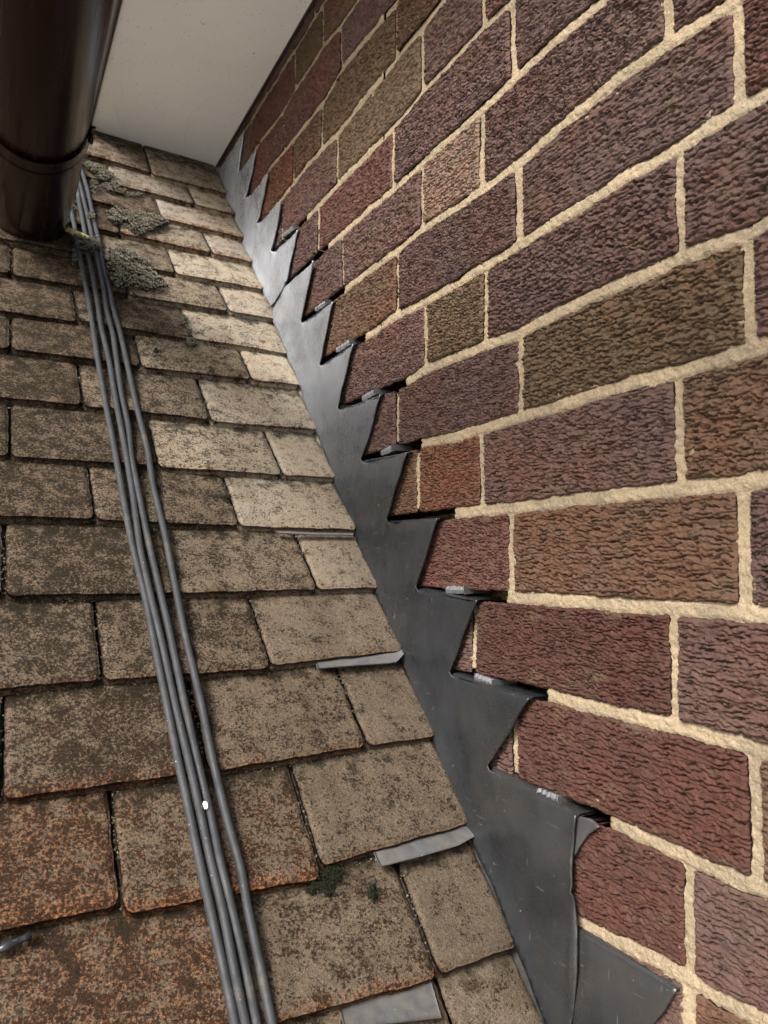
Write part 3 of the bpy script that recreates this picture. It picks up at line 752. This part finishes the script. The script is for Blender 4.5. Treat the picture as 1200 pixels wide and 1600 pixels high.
# ------------------------------------------------------------------ soffit, fascia and gutter
ZS = .8190
def box(mb, x0, x1, y0, y1, z0, z1, bev=.0):
    v = [[x, y, z] for x in (x0, x1) for y in (y0, y1) for z in (z0, z1)]
    mb.add(v, [[0, 1, 3, 2], [4, 6, 7, 5], [0, 4, 5, 1], [2, 3, 7, 6], [1, 5, 7, 3], [0, 2, 6, 4]])
eav = empty('eaves_overhang', (.26, 0, ZS), 'overhanging eaves with speckled cream soffit board and dark brown fascia edge', 'eaves')
mb = MB(); box(mb, .1438, D-.0035, -.9, 1.62, ZS, ZS+.012); mb.build('soffit_board', M['soffit'], eav, smooth=False)
mb = MB(); box(mb, .124, .1428, -.9, 1.66, ZS-.002, ZS+.20); mb.build('fascia_board', M['board'], eav, smooth=False)
mb = MB(); box(mb, D-.0062, D-.001, -.9, 1.60, ZS-.0032, ZS-.0005); mb.build('shadow_bead', M['board'], eav, smooth=False)
mb = MB(); box(mb, .10, .6, -.95, 2.0, ZS+.2005, ZS+.24); mb.build('roof_deck', M['batten'], eav, smooth=False)

gut = empty('rain_gutter', (.034, .5, .5), 'glossy dark brown half-round plastic gutter hanging at top left', 'gutter')
GR = .0530; GZ = .4985
def gx(y): return .0262+(y-.7)*.0125+.003       # the run is very slightly out of parallel with the wall
def yend(z): return min(1.243, (z-RA-RB*(.034-RX0))/RC-.010)
def half_shell(mb, ya, yb, r, wall, n=40, m=44, cut=False, lip=True):
    th = np.linspace(np.pi*1.02, -np.pi*.02+2*np.pi, m)       # underside: pi .. 2pi
    prof = [(math.cos(t)*r, math.sin(t)*r) for t in th]
    ins = [(math.cos(t)*(r-wall), math.sin(t)*(r-wall)) for t in th[::-1]]
    if lip: prof = [(prof[0][0]+.003, prof[0][1]+.004), (prof[0][0]-.0025, prof[0][1]+.004)]+prof+[(prof[-1][0]+.0025, prof[-1][1]+.004), (prof[-1][0]-.003, prof[-1][1]+.004)]
    loop = prof+ins; k = len(loop); V = []
    for y in np.linspace(ya, yb, n):
        for px_, pz_ in loop:
            z = GZ+pz_; yy = y
            if cut and y > yb-1e-9: yy = min(yb, yend(z))
            V.append([gx(yy)+px_, yy, z])
    V = np.array(V); i, j = np.meshgrid(np.arange(n-1), np.arange(k), indexing='ij'); j2 = (j+1) % k
    mb.add(V, np.stack([(i*k+j).ravel(), ((i+1)*k+j).ravel(), ((i+1)*k+j2).ravel(), (i*k+j2).ravel()], 1))
    return V[:k], V[-k:]
mb = MB(); half_shell(mb, -.7, 1.14, GR, .0025, 60, cut=False); mb.build('trough', M['pvc'], gut)
mb = MB(); half_shell(mb, .928, .957, GR+.0035, .0033, 6); 
half_shell(mb, .926, .9305, GR+.0052, .003, 3); half_shell(mb, .9545, .959, GR+.0052, .003, 3)
u = mb.build('union_bracket', M['pvc'], gut)
mb = MB(); tube(mb, smooth_path([[gx(.94)+GR+.0035, .942, GZ-.012], [gx(.94)+GR+.006, .942, GZ+.002], [gx(.94)+GR+.001, .942, GZ+.009], [gx(.94)+GR-.006, .942, GZ+.005]], .001), .0028, 8); mb.build('clip', M['pvc'], u)
mb = MB(); half_shell(mb, 1.1405, 1.236, GR-.0018, .0025, 12, cut=True)
th = np.linspace(np.pi, 2*np.pi, 30); arc = [[gx(1.23)+math.cos(t)*(GR-.004), min(1.232, yend(GZ+math.sin(t)*GR)-.002), GZ+math.sin(t)*(GR-.004)] for t in th]
mb.add(np.array(arc+[[gx(1.23), 1.232, GZ]]), tris=[[i, i+1, 30] for i in range(29)]); mb.build('stop_end', M['pvc'], gut)
for yb in (.35, .78):
    mb = MB(); tube(mb, [[.128, yb, ZS+.05], [.118, yb, ZS+.0], [gx(yb)+.004, yb, GZ+.10], [gx(yb), yb, GZ+.03], [gx(yb)-.0, yb, GZ-GR+.004]], .004, 8); mb.build('bracket', M['board'], gut)

# ------------------------------------------------------------------ cables
CA = [(96,290),(104,308),(111,328),(116,353),(120,373),(127.5,417),(137,459),(145,505),(151,556),(163,617),(177,690),(190,767),(207,850),(227,933),(243,1017),(260,1093),(280,1200),(297,1273),(313,1350),(327,1417),(347,1500),(367,1597),(385,1700)]
CB = [(108,255),(114,270),(119,285),(124,313),(128,339),(132,362),(139,402),(145,435),(152,468),(159,514),(169,560),(183,633),(196,703),(207,773),(220,860),(237,940),(254,1010),(274,1100),(297,1200),(313,1267),(330,1347),(347,1420),(367,1517),(383,1597),(403,1700)]
CC = [(111,240),(117,262),(123,280),(131,313),(138,346),(145,371),(151,402),(160,441),(168,487),(176,523),(182,558),(190,617),(200,667),(206,715),(217,773),(230,840),(247,907),(264,985),(288,1098),(310,1193),(328,1273),(343,1340),(360,1410),(380,1500),(400,1593),(422,1700)]
CD = [(118,236),(126,259),(131,276),(137,301),(144,328),(149,355),(154,376),(159,399),(164,433),(170,448),(177,479),(186,516),(197,558),(213,633),(230,703),(240,760),(257,833),(273,913),(290,993),(313,1095),(333,1190),(357,1287),(377,1360),(387,1417),(401,1483),(424,1597),(446,1700)]
for pts, lab, sd_, hh in ((CA, 'leftmost dusty grey cable of the four running down the tiles', 1, .0135), (CB, 'second grey cable from the left, pressed against the third', 2, .0145),
                      (CC, 'third grey cable from the left, carrying a white dropping', 3, .0140), (CD, 'rightmost grey cable, set apart from the other three', 4, .0135)):
    P = [roofhit((p[0]+.9*math.sin(i*2.3+sd_*1.9), p[1]), hh+.0009*math.sin(i*1.7+sd_)) for i, p in enumerate(pts)]
    e = P[-1]-P[-2]; e /= np.linalg.norm(e)
    for i in range(1, 6): P.append(P[-1]+e*.08)
    s_ = P[0]-P[1]; s_ /= np.linalg.norm(s_)
    P = [P[0]+s_*.25, P[0]+s_*.1]+P
    mb = MB(); tube(mb, smooth_path(P, .004), .00335, 12)
    tag(mb.build('cable', M['cable']), lab, 'cable', 'cables lying down the roof')
# droppings and specks on the cables
def blob(mb, c, r, fl=.4, n=7, seed=0):
    m = n*2; th = np.linspace(0, np.pi, n)[:, None]; ph = np.linspace(0, 2*np.pi, m)[None, :]
    a = np.cross(RN, [0, 1, 0]); a /= np.linalg.norm(a); b = np.cross(RN, a)
    rr = r*(1+.3*noise2(np.cos(ph)*1.5+th, np.sin(ph)*1.5+seed, seed))
    V = c+rr[..., None]*(np.sin(th)*np.cos(ph))[..., None]*a+rr[..., None]*(np.sin(th)*np.sin(ph))[..., None]*b+(rr*fl*np.cos(th))[..., None]*RN
    mb.add(V.reshape(-1, 3), grid_quads(n, m))
mb = MB(); blob(mb, roofhit((321,1256), .0176), .0021, .35, seed=2); blob(mb, roofhit((322,1261), .0174), .0017, .3, seed=4); tag(mb.build('bird_dropping', M['white']), 'white bird dropping stuck on the third cable', 'dropping')

# ------------------------------------------------------------------ moss, twig, grit
def moss(name, px_list, label, mat, height=.009, tuft=.0024, dens=2.2, seed=1, h0=.006, group='moss clumps on the tiles'):
    r_ = np.random.RandomState(seed); mb = MB()
    a = np.cross(RN, [0, 1, 0]); a /= np.linalg.norm(a); b = np.cross(RN, a)
    centres = []
    for (cx, cy, rx, ry) in px_list:
        dens_ = dens*(2.2 if dens < 2 else 1)
        c0 = roofhit((cx, cy), h0); ex_ = np.linalg.norm(roofhit((cx+rx, cy), h0)-c0); n = int(dens_*200*(ex_/.03)**2*max(.35, ry/rx*1.6))
        n = max(14, min(n, 2400))
        for i in range(n):
            q = math.sqrt(r_.rand()); t = r_.rand()*2*np.pi; q *= 1+.22*math.sin(t*3+seed)+.14*math.sin(t*7+cx)
            p = (cx+rx*q*math.cos(t), cy+ry*q*math.sin(t)); fall = math.sqrt(max(0, 1-(q/1.35)**2))
            centres.append((roofhit(p, h0+height*fall*.95*(.55+.6*r_.rand())), q, fall))
    V = []; Q = []; tip = []
    for c, q, fall in centres:
        k = r_.randint(4, 7); s_ = tuft*.62*(.6+.7*r_.rand()); ph0 = r_.rand()*6.28
        for l in range(k):
            ph = ph0+l*2*np.pi/k+r_.rand()*.5; d = math.cos(ph)*a+math.sin(ph)*b; up = .35+.9*r_.rand()
            sd__ = np.cross(d, RN)
            tipp = c+(d*1.0+RN*up)*s_; w_ = .26*s_
            mid = c+(d*.5+RN*up*.62)*s_
            n0 = len(V); V += [c-RN*s_*1.3-sd__*w_*.6, c-RN*s_*1.3+sd__*w_*.6, mid-sd__*w_, mid+sd__*w_, tipp]; Q.append([n0, n0+1, n0+3, n0+2]); Q.append([n0+2, n0+3, n0+4, n0+4]); tip += [0, 0, .7, .7, 1]
    V = np.array(V); Q4 = np.array([x for x in Q if x[2] != x[3]]); T3 = np.array([x[:3] for x in Q if x[2] == x[3]])
    mb.add(V, Q4, T3, tip=np.array(tip))
    for (cx, cy, rx, ry) in px_list:    # the dense body of the cushion
        n, m = 9, 22; th = np.linspace(0, np.pi/2, n)[:, None]; ph = np.linspace(0, 2*np.pi, m)[None, :]
        VV = np.zeros((n, m, 3))
        for i in range(n):
            for j in range(m):
                t = ph[0, j]; q = math.sin(th[i, 0])*(1+.2*math.sin(t*3+seed)+.12*math.sin(t*7+cx))*.9
                VV[i, j] = roofhit((cx+rx*q*math.cos(t), cy+ry*q*math.sin(t)), h0-.004+(height+.002)*.75*math.cos(th[i, 0]))
        mb.add(VV.reshape(-1, 3), grid_quads(n, m), tip=0.)
    return tag(mb.build(name, mat, smooth=False), label, 'moss', group)
moss('moss_clump', [(196,408,28,20),(207,430,34,20),(238,440,20,13),(180,410,14,20)], 'largest grey-green moss cushion right of the cables', M['moss'], .017, .0034, 1.0, 1)
moss('moss_clump', [(190,337,24,12),(222,350,27,14),(240,345,20,11),(215,338,14,9)], 'spreading moss cushion across two tiles above the largest one', M['moss'], .015, .0034, 1.0, 2)
moss('moss_clump', [(150,264,14,8),(163,274,14,9),(140,258,9,6)], 'moss clump beside the gutter bracket close under the soffit', M['moss'], .014, .0032, 1.1, 3)
moss('moss_clump', [(175,291,15,9),(189,298,8,5)], 'small round moss ball below the topmost clump', M['moss'], .010, .0028, 1.2, 4)
moss('moss_clump', [(138,383,19,10),(148,378,10,9),(130,375,8,7)], 'moss clump sitting over the cables below the gutter end', M['moss'], .016, .0030, 1.2, 5, .010)
moss('moss_clump', [(142,336,6,6)], 'tiny moss tuft caught on the two right cables', M['moss'], .006, .0022, 1.6, 6, .016)
moss('moss_clump', [(287,500,7,9),(292,517,8,9),(296,534,8,8)], 'narrow strip of moss filling a gap between two tiles', M['moss'], .007, .0026, 1.6, 7)
moss('moss_clump', [(114,320,7,12),(118,400,7,12),(126,430,5,10)], 'dark moss patch in shade along the leftmost cable', M['moss'], .007, .0026, 1.0, 8)
moss('moss_clump', [(146,290,8,10),(143,303,6,6),(210,304,12,4)], 'thin moss scraps between the cables and the moss ball', M['moss'], .006, .0024, .9, 9)
moss('moss_clump', [(355,778,9,6)], 'small black moss spot on the joint between two middle tiles', M['greenmoss'], .004, .0018, 1.4, 10)
moss('moss_clump', [(508,1378,20,24),(522,1368,16,14),(487,1390,10,10)], 'dark green moss patch at the corner of a lower tile', M['greenmoss'], .0012, .0014, 1.6, 11, .0072)
moss('moss_clump', [(582,1395,9,14)], 'faint dark moss speck right of the dark green patch', M['greenmoss'], .0025, .0016, .6, 12, .007)
moss('moss_clump', [(244,548,7,5)], 'lone small moss crumb on a tile left of the narrow strip', M['greenmoss'], .003, .0018, 1.2, 13, .008)
mb = MB(); P = [roofhit(p, .019) for p in ((104,357),(112,361),(122,366),(132,368),(139,373))]
tube(mb, smooth_path(P, .002), .0034, 9, rs=None); tag(mb.build('twig', M['twig']), 'short yellow-green lichened twig wedged across the cables by the gutter', 'twig')
mb = MB(); P = [roofhit(p, .008) for p in ((-6,1487),(10,1476),(28,1470),(48,1462))]
tube(mb, smooth_path(P, .003), .0045, 8, rs=.0012+.0022*np.abs(np.sin(np.arange(len(smooth_path(P, .003)))*.9))); tag(mb.build('lead_scrap', M['lead']), 'blue-grey scrap of lead lying at the lower left edge', 'scrap')
# loose grit in the tile joints
r_ = np.random.RandomState(5); mb = MB()
tet = np.array([[1, 1, 1], [1, -1, -1], [-1, 1, -1], [-1, -1, 1.]])/1.7
for k in range(-1, 16):
    base = -.107 if k % 2 == 0 else -.036
    for xo in (base, base-.147, base-.294):
        for i in range(34):
            v_ = r_.rand()*GAU*.96; c = roofpt(xo+r_.randn()*.0016, S0+GAU*k+DY*xo+v_, -.001+T_TH*(1-v_/GAU)*.45+r_.rand()*.003)
            A_ = r_.randn(3, 3); A_, _ = np.linalg.qr(A_); mb.add(c+(tet@A_)*(.0005+.0011*r_.rand()), tris=[[0, 1, 2], [0, 3, 1], [0, 2, 3], [1, 3, 2]])
    for i in range(120):
        xo = -.34+r_.rand()*.37; c = roofpt(xo, S0+GAU*k+DY*xo-.0005-abs(r_.randn())*.002, T_TH*.06+.0008)
        A_ = r_.randn(3, 3); A_, _ = np.linalg.qr(A_); mb.add(c+(tet@A_)*(.0004+.0010*r_.rand()), tris=[[0, 1, 2], [0, 3, 1], [0, 2, 3], [1, 3, 2]])
tag(mb.build('grit', M['grit'], smooth=False), 'crumbs of grit and dirt lodged in the tile joints', 'grit', None, 'stuff')
# cobweb threads under the soffit
mb = MB()
def sof(p, dz=-.002): d = ray(p); return d*((ZS+dz)/d[2])
for pl in ([(178,168),(186,190),(196,207),(200,222),(203,236)], [(183,123),(190,132),(192,160)], [(146,208),(158,222),(172,236)], [(330,150),(300,175),(291,195),(288,222)]):
    tube(mb, smooth_path([sof(p, -.003-.004*(i % 2)) for i, p in enumerate(pl)], .003), .00035, 5)
tag(mb.build('cobweb', M['web']), 'fine pale cobweb threads hanging from the cream soffit', 'cobweb')

# ------------------------------------------------------------------ unseen ground far below, made pale to bounce light onto the soffit
mb = MB(); g = 300; mb.add([[-g, -g, -4.2], [g, -g, -4.2], [g, g, -4.2], [-g, g, -4.2]], [[0, 1, 2, 3]])
tag(mb.build('ground', M['ground'], smooth=False), kind='structure')
